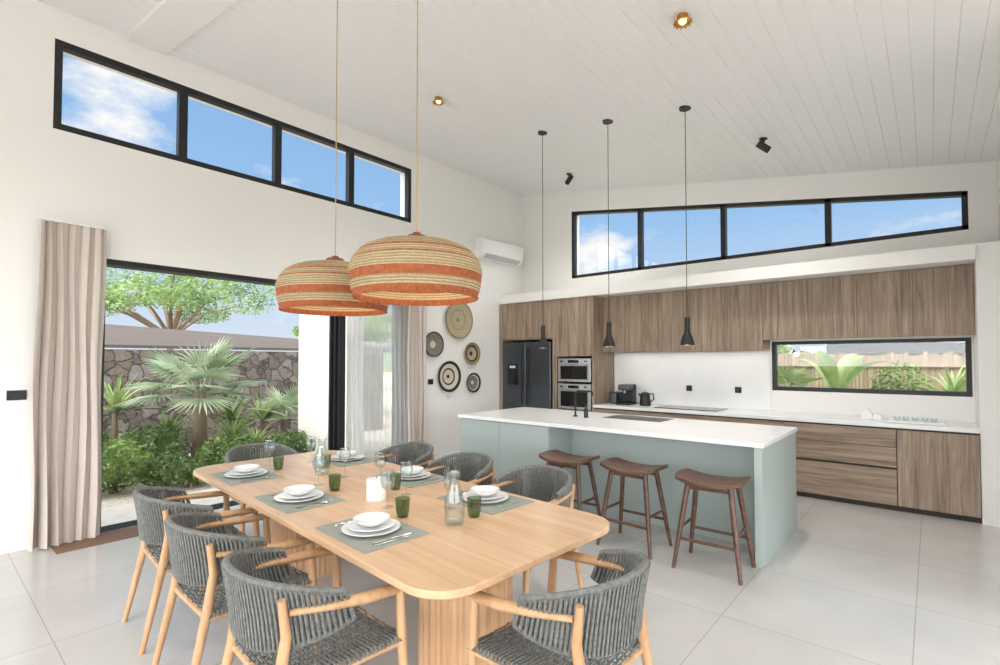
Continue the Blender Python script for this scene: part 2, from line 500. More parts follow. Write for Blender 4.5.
def curtain(name, y0, y1, x, z0, z1, m, amp, per, ph=0.0):
    ny = int((y1 - y0) / per * 14); nz = 12
    V = []; F = []
    for j in range(nz + 1):
        z = z0 + (z1 - z0) * j / nz
        for i in range(ny + 1):
            t = i / ny
            top = j / nz
            yy0 = y0 + .02 * top; yy1 = y1 - .02 * top
            y = yy0 + (yy1 - yy0) * t
            s = math.sin(2 * pi * t * (y1 - y0) / per + ph + 0.5 * math.sin(9 * t) + .25 * math.sin(2.5 * z + 6 * t))
            a = amp * (1.0 - 0.45 * top) * (0.8 + 0.3 * math.sin(5.3 * t + 1))
            V.append((x + a * s, y + 0.012 * math.sin(4 * pi * (y - y0) / per) + 0.01 * math.sin(3 * z + 7 * t), z))
    for j in range(nz):
        for i in range(ny):
            a = j * (ny + 1) + i
            F.append((a, a + 1, a + ny + 2, a + ny + 1))
    e = empty(name)
    o = mk('fabric', (V, F), m, e, smooth=True, fixn=False)
    mk('track', g_bb(x - 0.012, x + 0.012, y0 + 0.01, y1 - 0.01, z1, z1 + 0.015), M['white'], e)
    return e
curtain('curtain', 0.65, 1.13, XL + 0.12, 0.015, 2.72, M['curtain'], 0.055, 0.082)
curtain('curtain', 4.52, 4.90, XL + 0.13, 0.015, 2.72, M['curtain'], 0.05, 0.08)
curtain('sheer_curtain', 3.66, 4.62, XL + 0.06, 0.015, 2.72, M['sheer'], 0.028, 0.085)

def switch(name, g):
    e = empty(name)
    mk('plate', g, M['black'], e, bevel=0.003)
    return e
switch('light_switch', g_bb(XL, XL + 0.012, 0.52, 0.64, 1.23, 1.31))
switch('light_switch', g_bb(XL, XL + 0.012, 5.02, 5.12, 1.20, 1.28))
for xx in (-2.65, -1.99):
    switch('power_outlet', g_bb(xx - .04, xx + .04, YB - 0.026, YB - .014, 1.12, 1.2))

e = empty('air_conditioner')
mk('body', g_prism([(XL, 3.25), (XL + .12, 3.25), (XL + .20, 3.31), (XL + .215, 3.55), (XL + .19, 3.58), (XL, 3.58)], 6.02, 7.08), M['white'], e, bevel=0.015)
mk('louvre', g_prism([(XL + .125, 3.262), (XL + .2, 3.318), (XL + .206, 3.312), (XL + .131, 3.25)], 6.10, 7.0), mat('ac_louvre', (190, 190, 190), 0.5), e)

def wall_plate(y, z, r, cols, idx):
    e = empty('woven_wall_basket', (XL, y, z))
    rot = Matrix.Rotation(pi / 2, 4, 'Y')
    for k, (fr0, fr1, c) in enumerate(cols):
        prof = []
        steps = max(2, int((fr1 - fr0) * 16))
        for i in range(steps + 1):
            f = fr0 + (fr1 - fr0) * i / steps
            rr = r * f
            prof.append((max(rr, 0.0005), 0.015 + 0.045 * f * f))
        prof2 = [(p[0], p[1] - 0.012) for p in reversed(prof)]
        mk('ring_%d' % (k + 1), xf(g_lathe(prof + prof2, 40), rot), c, e, smooth=True)
    return e
cS = straw('seagrass_light', (172, 158, 126), (220, 208, 176), 60)
cC = straw('straw_cream', (214, 204, 182), (238, 230, 212), 60)
cG = mat('basket_grey', (126, 122, 114), 0.9, bump=0.8, bscale=90, var=0.2, vscale=40)
cB = mat('basket_black', (46, 44, 42), 0.9, bump=0.8, bscale=90)
cO = mat('basket_olive', (150, 134, 98), 0.9, bump=0.8, bscale=90, var=0.2, vscale=40)
wall_plate(5.63, 2.20, 0.30, [(0, .12, cO), (.12, .5, cS), (.5, .54, cO), (.54, .92, cS), (.92, 1, cO)], 0)
wall_plate(5.10, 1.80, 0.19, [(0, .3, cC), (.3, .38, cG), (.38, .9, cG), (.9, 1, cB)], 1)
wall_plate(5.93, 1.67, 0.18, [(0, .2, cB), (.2, .6, cS), (.6, .75, cB), (.75, 1, cO)], 2)
wall_plate(5.42, 1.31, 0.24, [(0, .12, cB), (.12, .45, cC), (.45, .55, cB), (.55, .82, cC), (.82, 1, cB)], 3)
wall_plate(5.96, 1.20, 0.16, [(0, .2, cC), (.2, .7, cG), (.7, .8, cC), (.8, 1, cB)], 4)

# ---------------------------------------------------------------- kitchen
YK = YB - 0.004
def door_front(par, x0, x1, z0, z1, y, m, n='door', th=0.02):
    mk(n, g_bb(x0 + .002, x1 - .002, y - th, y, z0 + .002, z1 - .002), m, par, bevel=0.0015, center=True)

xF0, xF1 = -5.62, -4.58
xO0, xO1 = -4.50, -3.87
k = empty('kitchen_tall_cabinet')
mk('panel_left', g_bb(XL + .004, xF0, YC, YK, 0, 2.53), M['walnut'], k, center=True)
mk('panel_mid', g_bb(xF1, xO0, YC, YK, 0, 2.53), M['walnut'], k, center=True)
mk('panel_side', g_bb(xO1, xO1 + 0.03, YC, YK, 0, 2.53), M['walnut'], k, center=True)
mk('carcass_top', g_bb(xF0, xF1, YC + 0.03, YK, 1.9, 2.53), M['walnut'], k)
door_front(k, xF0, (xF0 + xF1) / 2, 1.92, 2.53, YC + .02, M['walnut'])
door_front(k, (xF0 + xF1) / 2, xF1, 1.92, 2.53, YC + .02, M['walnut'])
mk('oven_housing', [g_bb(xO0, xO1, YC + 0.02, YK, 1.62, 2.53), g_bb(xO0, xO1, YC + 0.02, YK, 0.08, 0.80), g_bb(xO0, xO1, 7.15, YK, 0.8, 1.62)], M['plinthgap'], k)
door_front(k, xO0, xO1, 1.62, 2.53, YC + .02, M['walnut'])
door_front(k, xO0, xO1, 0.08, 0.80, YC + .02, M['walnut'])
f = empty('refrigerator')
y0 = YC - 0.03
mk('body', g_bb(xF0 + .02, xF1 - .02, YC + .05, YB - .05, 0.0, 1.86), M['darksteel'], f)
xm = (xF0 + xF1) / 2
mk('door_left', g_bb(xF0 + .02, xm - .004, y0, YC + .05, .72, 1.86), M['darksteel'], f, bevel=.012)
mk('door_right', g_bb(xm + .004, xF1 - .02, y0, YC + .05, .72, 1.86), M['darksteel'], f, bevel=.012)
mk('drawer', g_bb(xF0 + .02, xF1 - .02, y0, YC + .05, .05, .71), M['darksteel'], f, bevel=.012)
mk('dispenser', g_bb(xF0 + .14, xF0 + .36, y0 - .006, y0 + .01, 1.15, 1.50), M['blackgloss'], f, bevel=.004)
mk('dispenser_display', g_bb(xF0 + .19, xF0 + .31, y0 - .009, y0, 1.43, 1.47), mat('display', (150, 170, 190), .3, emit=(150, 180, 220), es=.6), f)
mk('handle', [g_tube([(xx, y0 - .01, .85), (xx, y0 - .04, .88), (xx, y0 - .04, 1.72), (xx, y0 - .01, 1.75)], .009) for xx in (xm - .05, xm + .05)], M['black'], f, smooth=True)
def oven(name, z0, z1):
    o = empty(name)
    a, b = xO0 + .02, xO1 - .02
    mk('body', g_bb(a, b, YC, 7.14, z0 + .01, z1 - .01), M['steel'], o, bevel=.003)
    mk('glass_door', g_bb(a + .06, b - .06, YC - .02, YC, z0 + .05, z1 - .13), M['blackgloss'], o, bevel=.003)
    mk('control_panel', g_bb(a + .01, b - .01, YC - .016, YC, z1 - .10, z1 - .015), M['steel'], o, bevel=.002)
    mk('display', g_bb(a + .2, b - .2, YC - .019, YC - .015, z1 - .08, z1 - .035), M['blackgloss'], o)
    mk('knobs', [xf(g_cyl((0, 0, 0), .014, .02, 16), Matrix.Translation((xx, YC - .016, z1 - .055)) @ Matrix.Rotation(pi / 2, 4, 'X')) for xx in (a + .08, b - .08)], M['black'], o)
    mk('handle', [g_tube([(a + .06, YC - .02, z1 - .12), (a + .06, YC - .055, z1 - .12), (b - .06, YC - .055, z1 - .12), (b - .06, YC - .02, z1 - .12)], .009)], M['steel'], o, smooth=True)
oven('microwave_oven', 1.22, 1.60)
oven('built_in_oven', 0.80, 1.21)

u = empty('kitchen_upper_cabinet')
YU = 6.95
xs = [-3.84, -3.40, -2.95, -2.50, -2.05, -1.60]
mk('carcass', [g_bb(-3.838, -1.60, YU + .001, YK, 1.70, 2.53), g_bb(-1.60, 0.34, YU + .001, YK, 1.83, 2.53)], M['walnut'], u)
for i in range(5): door_front(u, xs[i], xs[i + 1], 1.68, 2.53, YU, M['walnut'])
xs2 = [-1.60, -1.11, -0.63, -0.14, 0.34]
for i in range(4): door_front(u, xs2[i], xs2[i + 1], 1.81, 2.53, YU, M['walnut'])
mk('range_hood', g_bb(-2.9, -2.1, YU + .03, YB - .02, 1.685, 1.70), M['steel'], u)

b_ = empty('kitchen_base_cabinet')
mk('carcass', g_bb(-3.836, 0.338, YC + .02, YK, 0.05, 0.86), M['walnut'], b_)
mk('plinth', g_bb(-3.836, 0.338, YC + .04, YK, 0.0, 0.06), M['plinthgap'], b_)
mk('handle_gap', g_bb(-3.836, 0.338, YC + .005, YC + .02, 0.05, 0.85), M['plinthgap'], b_)
def dr(x0, x1, z0, z1): 
    mk('front', g_bb(x0 + .002, x1 - .002, YC - .02 + .005, YC + .005, z0, z1), M['walnut_h'] , b_, bevel=.0015, center=True)
for (a, b2) in ((-3.836, -3.0), (-3.0, -2.16), (-2.16, -1.32), (-1.32, -0.29)):
    dr(a, b2, 0.06, 0.425); dr(a, b2, 0.45, 0.655); dr(a, b2, 0.66, 0.84)
mk('front', g_bb(-0.286, 0.336, YC - .015, YC + .005, 0.06, 0.84), M['walnut'], b_, bevel=.0015, center=True)
mk('countertop', g_bb(-3.836, 0.34, YC - .03, YK, 0.86, 0.90), M['stonetop'], b_, bevel=.003)
mk('trim_backsplash', g_bb(-3.836, -1.6, YB - .012, YK, 0.902, 1.68), M['stonetop'])
e = empty('cooktop'); mk('glass', g_bb(-2.95, -2.1, YC + .1, YC + .55, .901, .909), M['blackgloss'], e, bevel=.002)
mk('burner_rings', [g_lathe([(rr, 0), (rr, .001), (rr + .003, .001), (rr + .003, 0)], 32, (xx, yy, .909)) for xx, yy, rr in ((-2.75, YC + .22, .09), (-2.3, YC + .22, .07), (-2.75, YC + .44, .07), (-2.3, YC + .44, .09))], M['steel'], e)

e = empty('coffee_machine', (-3.48, 7.0, .901))
mk('base', g_bb(-.1, .1, -.16, .14, 0, .03), M['black'], e, bevel=.006)
mk('column', g_bb(-.09, .09, .02, .14, .03, .30), M['black'], e, bevel=.015)
mk('head', g_bb(-.09, .09, -.12, .14, .21, .30), M['darksteel'], e, bevel=.02)
mk('spout', g_cyl((0, -.07, .17), .018, .05), M['steel'], e)
e = empty('kettle', (-3.18, 6.98, .901))
mk('body', g_lathe([(.001, 0), (.075, 0), (.08, .02), (.066, .17), (.05, .19), (.001, .2)], 24), M['black'], e, smooth=True)
mk('handle', g_tube([(.06, 0, .17), (.12, 0, .18), (.13, 0, .1), (.075, 0, .05)], .009), M['black'], e, smooth=True)
mk('spout', g_tube([(-.06, 0, .12), (-.1, 0, .17)], [.018, .01]), M['black'], e, smooth=True)
mk('lid_knob', g_cyl((0, 0, .2), .012, .02), M['steel'], e)
e = empty('toaster', (-3.74, 7.05, .901)); 
mk('body', g_bb(-.0, .12, -.12, .12, .0, .18), M['darksteel'], e, bevel=.03, bseg=4)
mk('slot', g_bb(.04, .08, -.09, .09, .178, .183), M['black'], e)
e = empty('serving_tray', (-.14, 6.90, .901))
mk('tray', [g_bb(-.24, .24, -.13, .13, 0, .008), g_bb(-.24, .24, -.13, -.122, .008, .02), g_bb(-.24, .24, .122, .13, .008, .02), g_bb(-.24, -.232, -.122, .122, .008, .02), g_bb(.232, .24, -.122, .122, .008, .02)], M['ceramic'], e, bevel=.002)
for i, (xx, yy) in enumerate(((-.15, 0), (-.08, .03), (0, -.02), (.08, .02), (.15, -.02))):
    mk('cup_%d' % (i + 1), g_lathe([(.001, .008), (.022, .008), (.028, .03), (.03, .055), (.027, .055), (.024, .03), (.018, .014), (.001, .014)], 20, (xx, yy, 0)), M['glass'], e, smooth=True)
e = empty('ceramic_house', (-.56, 6.98, .901))
mk('house', g_prism([(-.05, 0), (.05, 0), (.05, .07), (0, .12), (-.05, .07)], -.03, .03), M['ceramic'], e, bevel=.003)
mk('house_annex', g_prism([(.052, 0), (.13, 0), (.13, .04), (.09, .075), (.052, .04)], -.03, .03), M['ceramic'], e, bevel=.003)

# island
s = empty('kitchen_island')
IX0, IX1, IY0, IY1 = -4.20, -0.965, 4.16, 5.42
mk('countertop', g_bb(IX0, IX1, IY0, IY1, .895, .93), M['stonetop'], s, bevel=.003)
mk('cabinet_block', g_bb(IX0 + .03, -2.93, IY0 + .03, IY1 - .02, .0, .895), M['teal'], s, bevel=.002)
mk('recessed_panel', g_bb(-2.93, IX1 - .06, 4.62, IY1 - .02, .0, .895), M['teal'], s)
mk('end_panel', g_bb(IX1 - .07, IX1 - .012, IY0 + .01, IY1 - .02, .0, .895), M['teal'], s, bevel=.002)
mk('door_front', [g_bb(IX0 + .035, -3.58, IY0 + .012, IY0 + .03, .03, .885), g_bb(-3.576, -2.935, IY0 + .012, IY0 + .03, .03, .885)], M['teal'], s, bevel=.002)
mk('sink', [g_bb(-2.75, -2.1, 4.95, 5.33, .928, .933)], mat('sink_dark', (70, 68, 66), .4), s)
t = empty('kitchen_faucet', (-3.04, 4.86, .931))
mk('base', g_cyl((0, 0, 0), .026, .012), M['black'], t)
mk('spout', g_tube([(0, 0, .01), (0, 0, .24), (.012, 0, .27), (.04, 0, .285), (.2, 0, .285), (.215, 0, .275), (.215, 0, .24)], .011, 10), M['black'], t, smooth=True)
mk('lever', g_tube([(0, 0, .1), (0, -.05, .115), (0, -.09, .13)], .006), M['black'], t, smooth=True)
t = empty('soap_dispenser', (-2.88, 4.82, .931))
mk('bottle', g_lathe([(.001, 0), (.024, 0), (.024, .09), (.010, .11), (.010, .14), (.001, .14)], 16), M['black'], t, smooth=True)

# ---------------------------------------------------------------- bar stools
def build_stool():
    e = empty('bar_stool')
    V = []; F = []
    nx, ny = 20, 10
    W, D = .50, .36
    def shape(i, j, topf):
        a = -1 + 2 * i / nx; b = -1 + 2 * j / ny
        px = a * W / 2 * math.sqrt(max(0, 1 - .12 * b * b)); py = b * D / 2 * math.sqrt(max(0, 1 - .25 * a * a))
        z = .63 + .035 * abs(a) ** 2.2 - .008 * b * b
        return (px, py, z + (0.03 if topf else 0.0))
    for tf in (0, 1):
        for j in range(ny + 1):
            for i in range(nx + 1): V.append(shape(i, j, tf))
    N = (nx + 1) * (ny + 1)
    for j in range(ny):
        for i in range(nx):
            a = j * (nx + 1) + i
            F.append((a, a + nx + 1, a + nx + 2, a + 1)); F.append((N + a, N + a + 1, N + a + nx + 2, N + a + nx + 1))
    for i in range(nx):
        F.append((i, i + 1, N + i + 1, N + i)); a = ny * (nx + 1) + i; F.append((a, N + a, N + a + 1, a + 1))
    for j in range(ny):
        a = j * (nx + 1); F.append((a, N + a, N + a + nx + 1, a + nx + 1)); a += nx; F.append((a, a + nx + 1, N + a + nx + 1, N + a))
    mk('seat', (V, F), M['stool'], e, smooth=True, bevel=.006)
    def leg(sx, sy, z): 
        t = z / .64
        return (sx * (.235 * (1 - t) + .15 * t), sy * (.195 * (1 - t) + .10 * t), z)
    i = 0
    for sx in (-1, 1):
        for sy in (-1, 1):
            i += 1
            mk('leg_%d' % i, g_tube([leg(sx, sy, 0), leg(sx, sy, .3), leg(sx, sy, .642)], [.014, .019, .021], 10), M['stool'], e, smooth=True)
    for n, (a, b2) in enumerate((((-1, -1), (1, -1)), ((-1, 1), (1, 1)), ((-1, -1), (-1, 1)), ((1, -1), (1, 1)))):
        z = .22 if n < 2 else .30
        mk('footrail_%d' % (n + 1), g_tube([leg(a[0], a[1], z), leg(b2[0], b2[1], z)], .012, 8), M['stool'], e, smooth=True)
    for n, sy in enumerate((-1, 1)):
        mk('seat_bearer_%d' % (n + 1), g_tube([leg(-1, sy, .6), leg(1, sy, .6)], .014, 8), M['stool'], e, smooth=True)
    return e
st = build_stool(); st.location = (-1.27, 3.96, 0); st.rotation_euler = (0, 0, .03)
instance_tree(st, 'bar_stool', (-1.93, 4.0, 0), -.02)
instance_tree(st, 'bar_stool', (-2.56, 3.98, 0), .02)

# ---------------------------------------------------------------- dining table
TC = (-2.71, 1.85); TR = -math.radians(4)
def tw(u_, v_, z=0):
    c, s_ = math.cos(TR), math.sin(TR)
    return (TC[0] + u_ * c - v_ * s_, TC[1] + u_ * s_ + v_ * c, z)
tb = empty('dining_table', (TC[0], TC[1], 0), TR)
def rrect(L, W, r, bulge=0.0, n=12):
    P = []
    for (cx_, cy_, a0) in ((L / 2 - r, W / 2 - r, 0), (-L / 2 + r, W / 2 - r, pi / 2), (-L / 2 + r, -W / 2 + r, pi), (L / 2 - r, -W / 2 + r, 3 * pi / 2)):
        for i in range(n + 1):
            a = a0 + pi / 2 * i / n
            x_, y_ = cx_ + r * math.cos(a), cy_ + r * math.sin(a)
            P.append((x_, y_))
    return P
o1 = rrect(2.98, 1.18, .18); o0 = rrect(2.92, 1.12, .16)
V = [(p[0], p[1], .704) for p in o0] + [(p[0], p[1], .722) for p in o1] + [(p[0], p[1], .75) for p in o1]
n = len(o1)
F = [tuple(reversed(range(n))), tuple(range(2 * n, 3 * n))]
for i in range(n):
    j = (i + 1) % n
    F += [(i, j, n + j, n + i), (n + i, n + j, 2 * n + j, 2 * n + i)]
mk('top', (V, F), M['oak'], tb, bevel=.003)
def pedestal(u0, nm):
    P = []
    N = 144
    for i in range(N):
        a = 2 * pi * i / N
        c, s_ = math.cos(a), math.sin(a)
        rx, ry = .17, .24
        ex = 2.6
        px = rx * math.copysign(abs(c) ** (2 / ex), c); py = ry * math.copysign(abs(s_) ** (2 / ex), s_)
        fl = 1 - .025 * (0.5 + 0.5 * math.cos(36 * a))
        P.append((u0 + px * fl, py * fl))
    mk(nm, g_prism(P, 0.0, .704, 'z'), M['oakv'], tb, smooth=False)
pedestal(.98, 'pedestal_1'); pedestal(-.82, 'pedestal_2')

# ---------------------------------------------------------------- dining chair
def build_chair():
    e = empty('dining_chair')
    def bc(t):
        a = t * 1.62
        x_ = .275 * math.copysign(abs(math.sin(a)) ** .85, math.sin(a))
        y_ = -.30 + .30 * (1 - max(0, math.cos(a)) ** .9) if abs(a) < pi / 2 else .0 
        return x_, y_
    def topz(t): return .79 - .085 * abs(t) ** 2.0
    def botz(t): return .535 + .065 * abs(t) ** 2.2
    N = 34
    tp, bt = [], []
    for i in range(N + 1):
        t = -1 + 2 * i / N
        x_, y_ = bc(t)
        tp.append((x_ * 1.02, y_ - .018, topz(t)))
        bt.append((x_ * .98, y_ + .018, botz(t)))
    mk('back_top_rail', g_tube(tp, .015, 8), M['rope'], e, smooth=True)
    mk('back_bottom_rail', g_tube(bt, .012, 8), M['rope'], e, smooth=True)
    G = []
    NS = 54
    for i in range(NS + 1):
        t = -1 + 2 * i / NS
        x_, y_ = bc(t)
        l = math.hypot(x_, y_ + .001) or 1
        ox, oy = x_ / l * .013, y_ / l * .013
        zt, zb = topz(t), botz(t)
        for sgn in (-1, 1):
            G.append(g_tube([(x_ * 1.02 + ox * sgn, y_ - .018 + oy * sgn, zt), (x_ + ox * sgn * .7, y_ + oy * sgn * .7, (zt + zb) / 2), (x_ * .98 + ox * sgn, y_ + .018 + oy * sgn, zb)], .0060, 5, cap=False))
    mk('back_rope_weave', G, M['rope'], e, smooth=True)
    for i, sx in enumerate((-1, 1)):
        mk('front_leg_%d' % (i + 1), g_tube([(sx * .27, .265, 0), (sx * .262, .24, .42), (sx * .268, .225, .645)], [.014, .021, .017], 10), M['teak'], e, smooth=True)
        mk('back_leg_%d' % (i + 1), g_tube([(sx * .235, -.33, 0), (sx * .225, -.24, .42), (sx * .232, -.215, .60), (sx * .24, -.235, .735)], [.014, .022, .019, .014], 10), M['teak'], e, smooth=True)
        arm = [(sx * .243, -.21, .685), (sx * .272, -.08, .675), (sx * .285, .06, .66), (sx * .282, .18, .652), (sx * .266, .265, .648)]
        mk('armrest_%d' % (i + 1), g_tube(arm, [.016, .023, .028, .028, .019], 12, flat=.7), M['teak'], e, smooth=True)
        mk('side_rail_%d' % (i + 1), g_tube([(sx * .262, .24, .425), (sx * .226, -.235, .405)], .015, 8), M['teak'], e, smooth=True)
    mk('front_rail', g_tube([(-.262, .24, .425), (.262, .24, .425)], .015, 8), M['teak'], e, smooth=True)
    mk('back_rail', g_tube([(-.226, -.235, .405), (.226, -.235, .405)], .015, 8), M['teak'], e, smooth=True)
    G = []
    for i in range(28):
        t = i / 27
        y_ = -.232 + .475 * t
        hw = .236 + .032 * t
        z0 = .425 + .02 * t
        dz = -.012
        G.append(g_tube([(-hw - .012, y_, z0 - .012), (-hw, y_, z0 + .006), (-hw * .5, y_, z0 + dz * .6), (0, y_, z0 + dz), (hw * .5, y_, z0 + dz * .6), (hw, y_, z0 + .006), (hw + .012, y_, z0 - .012)], .0060, 5))
    for i in range(13):
        x_ = -.215 + .43 * i / 12
        pts_ = []
        for j in range(29):
            t = j / 28
            zz = .425 + .02 * t - .012 * (1 - (x_ / .25) ** 2) + (.007 if (j + i) % 2 else -.005)
            pts_.append((x_ * (1 + .1 * t), -.24 + .49 * t, zz))
        G.append(g_tube(pts_, .006, 5))
    mk('seat_rope_weave', G, M['rope'], e, smooth=True)
    return e
ch = build_chair()
def place(obj, u_, v_, r):
    obj.location = tw(u_, v_); obj.rotation_euler = (0, 0, TR + r)
spots = [(.84, -.70, 0.0), (.08, -.72, 0.04), (-.66, -.72, 0.0),
         (.57, .86, pi - .03), (-.18, .86, pi + .03), (-.93, .86, pi),
         (1.58, -.03, pi / 2 + .06), (-1.68, .05, -pi / 2)]
place(ch, *spots[0])
for sp in spots[1:]:
    instance_tree(ch, 'dining_chair', tw(sp[0], sp[1]), TR + sp[2])

# ---------------------------------------------------------------- table settings
def lathe_obj(nm, prof, m, par, c=(0, 0, 0), seg=32):
    return mk(nm, g_lathe(prof, seg, c), m, par, smooth=True)
plate_prof = [(.001, .0), (.075, .0), (.10, .008), (.135, .016), (.135, .019), (.098, .012), (.001, .008)]
plate2 = [(r * .8, z) for r, z in plate_prof]
bowl_prof = [(.001, 0), (.035, 0), (.06, .014), (.082, .032), (.085, .036), (.08, .036), (.056, .018), (.03, .008), (.001, .006)]
tum_prof = [(.001, 0), (.028, 0), (.034, .03), (.038, .095), (.036, .095), (.031, .03), (.025, .006), (.001, .006)]
wine_prof = [(.001, 0), (.033, 0), (.033, .002), (.006, .006), (.004, .02), (.004, .08), (.012, .088), (.032, .11), (.04, .145), (.034, .2), (.0325, .2), (.038, .145), (.03, .112), (.001, .095)]
car_prof = [(.001, 0), (.045, 0), (.05, .02), (.05, .12), (.03, .18), (.024, .21), (.032, .255), (.03, .255), (.022, .21), (.028, .18), (.047, .12), (.045, .01), (.001, .008)]
TZ = .7505
def cutlery(e, x0, kind):
    if kind == 'fork':
        G = [g_tube([(x0, -.10, .008), (x0, -.02, .007), (x0, .03, .008)], [.005, .003, .0035], 8, flat=.5)]
        G += [g_tube([(x0, .03, .008), (x0 + dx, .045, .007), (x0 + dx, .09, .009)], [.003, .0015, .001], 6) for dx in (-.008, -.003, .003, .008)]
    elif kind == 'knife':
        G = [g_tube([(x0, -.10, .008), (x0, 0, .008), (x0, .01, .008), (x0, .11, .008)], [.0055, .005, .008, .003], 8, flat=.35)]
    else:
        G = [g_tube([(x0, -.10, .008), (x0, .03, .007), (x0, .045, .008), (x0, .065, .008), (x0, .085, .008)], [.005, .003, .010, .016, .004], 10, flat=.35)]
    mk(kind, G, M['chrome'], e, smooth=True)
def setting(u_, v_, r, bowl=True):
    e = empty('place_setting', tw(u_, v_, TZ), TR + r)
    mk('placemat', g_bb(-.23, .23, -.17, .17, 0, .004), M['mat'], e, bevel=.001)
    lathe_obj('dinner_plate', plate_prof, M['ceramic'], e, (0, 0, .004), 40)
    lathe_obj('side_plate', plate2, M['ceramic'], e, (0, 0, .0165), 40)
    lathe_obj('bowl', bowl_prof, M['ceramic'], e, (0, 0, .028), 40)
    cutlery(e, .17, 'knife'); cutlery(e, .195, 'spoon'); cutlery(e, -.175, 'fork')
for (u_, v_, r) in ((.72, -.37, 0), (-.06, -.37, 0), (-.91, -.37, 0), (.72, .37, pi), (-.04, .40, pi), (-.93, .40, pi)):
    setting(u_, v_, r)
def single(nm, prof, m, u_, v_):
    e = empty(nm, tw(u_, v_, TZ), 0)
    lathe_obj('glass_body', prof, m, e, seg=28)
    return e
for (u_, v_) in ((.64, -.14), (-.10, -.13), (-.96, -.13), (.90, .12), (.14, .15), (-.76, .14)):
    single('green_tumbler', tum_prof, M['greenglass'], u_, v_)
for (u_, v_) in ((.44, -.10), (-.30, -.14), (-1.15, -.12), (.70, .13), (-.08, .18), (-1.05, .16), (.3, .12), (-.4, .1)):
    single('wine_glass', wine_prof, M['glass'], u_, v_)
e = single('glass_carafe', car_prof, M['glass'], .92, -.03)
e = single('glass_carafe', car_prof, M['glass'], -.58, .02)
e = empty('candle_jar', tw(.26, -.06, TZ))
P = []
for i in range(96):
    a = 2 * pi * i / 96; r = .055 * (1 - .05 * (.5 + .5 * math.cos(24 * a))); P.append((r * math.cos(a), r * math.sin(a)))
mk('jar', g_prism(P, 0, .12, 'z'), M['ceramic'], e, bevel=0)
mk('wick', g_cyl((0, 0, .12), .002, .012, 8), M['black'], e)

# ---------------------------------------------------------------- pendants
def basket(x_, y_, zb):
    e = empty('woven_pendant_lamp', (x_, y_, zb))
    R = .348
    segs = [
        ([(R * .93, .0), (R * .955, .03)], 'terra'),
        ([(R * .955, .03), (R * .985, .075)], 'straw'),
        ([(R * .985, .075), (R * 1.0, .12)], 'terra'),
        ([(R * 1.0, .12), (R * .995, .15), (R * .965, .185)], 'straw'),
        ([(R * .965, .185), (R * .955, .193)], 'terra'),
        ([(R * .955, .193), (R * .90, .222)], 'straw'),
        ([(R * .90, .222), (R * .865, .235)], 'terra'),
        ([(R * .865, .235), (R * .76, .260), (R * .62, .280), (R * .46, .295), (R * .28, .306), (R * .12, .311)], 'straw'),
    ]
    for i, (p, mm) in enumerate(segs):
        inner = [(r - .008, z - .004) for r, z in reversed(p)]
        mk('band_%d' % (i + 1), g_lathe(p + inner + [p[0]], 64), M[mm], e, smooth=True)
    G = []
    for i in range(120):
        a = 2 * pi * i / 120; a2 = a + .05
        def P_(r, z, a): return (r * math.cos(a), r * math.sin(a), z)
        for pr in ([(R * 1.003, .122), (R * .998, .15), (R * .968, .184)], [(R * .957, .195), (R * .903, .221)], [(R * .866, .237), (R * .762, .262), (R * .622, .282)], [(R * .958, .032), (R * .988, .073)]):
            G.append(g_tube([P_(r, z, a + .05 * q / (len(pr) - 1)) for q, (r, z) in enumerate(pr)], .002, 4))
            G.append(g_tube([P_(r, z, a2 - .05 * q / (len(pr) - 1)) for q, (r, z) in enumerate(pr)], .002, 4))
    mk('lattice_weave', G, M['straw'], e)
    mk('rim', g_tube([(R * .93 * math.cos(2 * pi * i / 64), R * .93 * math.sin(2 * pi * i / 64), 0) for i in range(64)], .007, 6, closed=True), M['terra'], e, smooth=True)
    mk('cap', g_lathe([(.001, .350), (.02, .350), (.026, .338), (.05, .333), (.060, .321), (.060, .305), (.001, .303)], 24), M['redbrown'], e, smooth=True)
    mk('bulb_holder', g_cyl((0, 0, .20), .02, .10), M['white'], e)
    mk('bulb', g_lathe([(.001, .12), (.02, .125), (.034, .15), (.034, .165), (.018, .2), (.001, .2)], 20), M['bulb'], e, smooth=True)
    H = cz(x_) - zb
    mk('cord', g_tube([(0, 0, .345), (0, 0, H)], .0036, 8), M['cord'], e, smooth=True)
    mk('canopy', g_cyl((0, 0, H - .03), .05, .04), M['white'], e)
    return e
basket(-2.08, 1.75, 1.885)
basket(-2.89, 1.76, 1.87)
def kpend(x_):
    y_ = 4.8; zb = 1.70
    e = empty('pendant_light', (x_, y_, zb))
    mk('shade', g_lathe([(.064, .0), (.062, .03), (.045, .085), (.028, .12), (.024, .16), (.024, .26), (.012, .265), (.012, .255), (.019, .15), (.022, .12), (.040, .083), (.058, .03), (.06, .0), (.064, 0)], 28), M['black'], e, smooth=True)
    mk('bulb', g_lathe([(.001, .03), (.02, .035), (.024, .055), (.012, .09), (.001, .09)], 16), M['bulb'], e, smooth=True)
    H = cz(x_) - zb
    mk('cord', g_tube([(0, 0, .26), (0, 0, H)], .0035, 6), M['black'], e)
    mk('canopy', g_cyl((0, 0, H - .015), .055, .03), M['black'], e)
for x_ in (-3.44, -2.585, -1.76): kpend(x_)

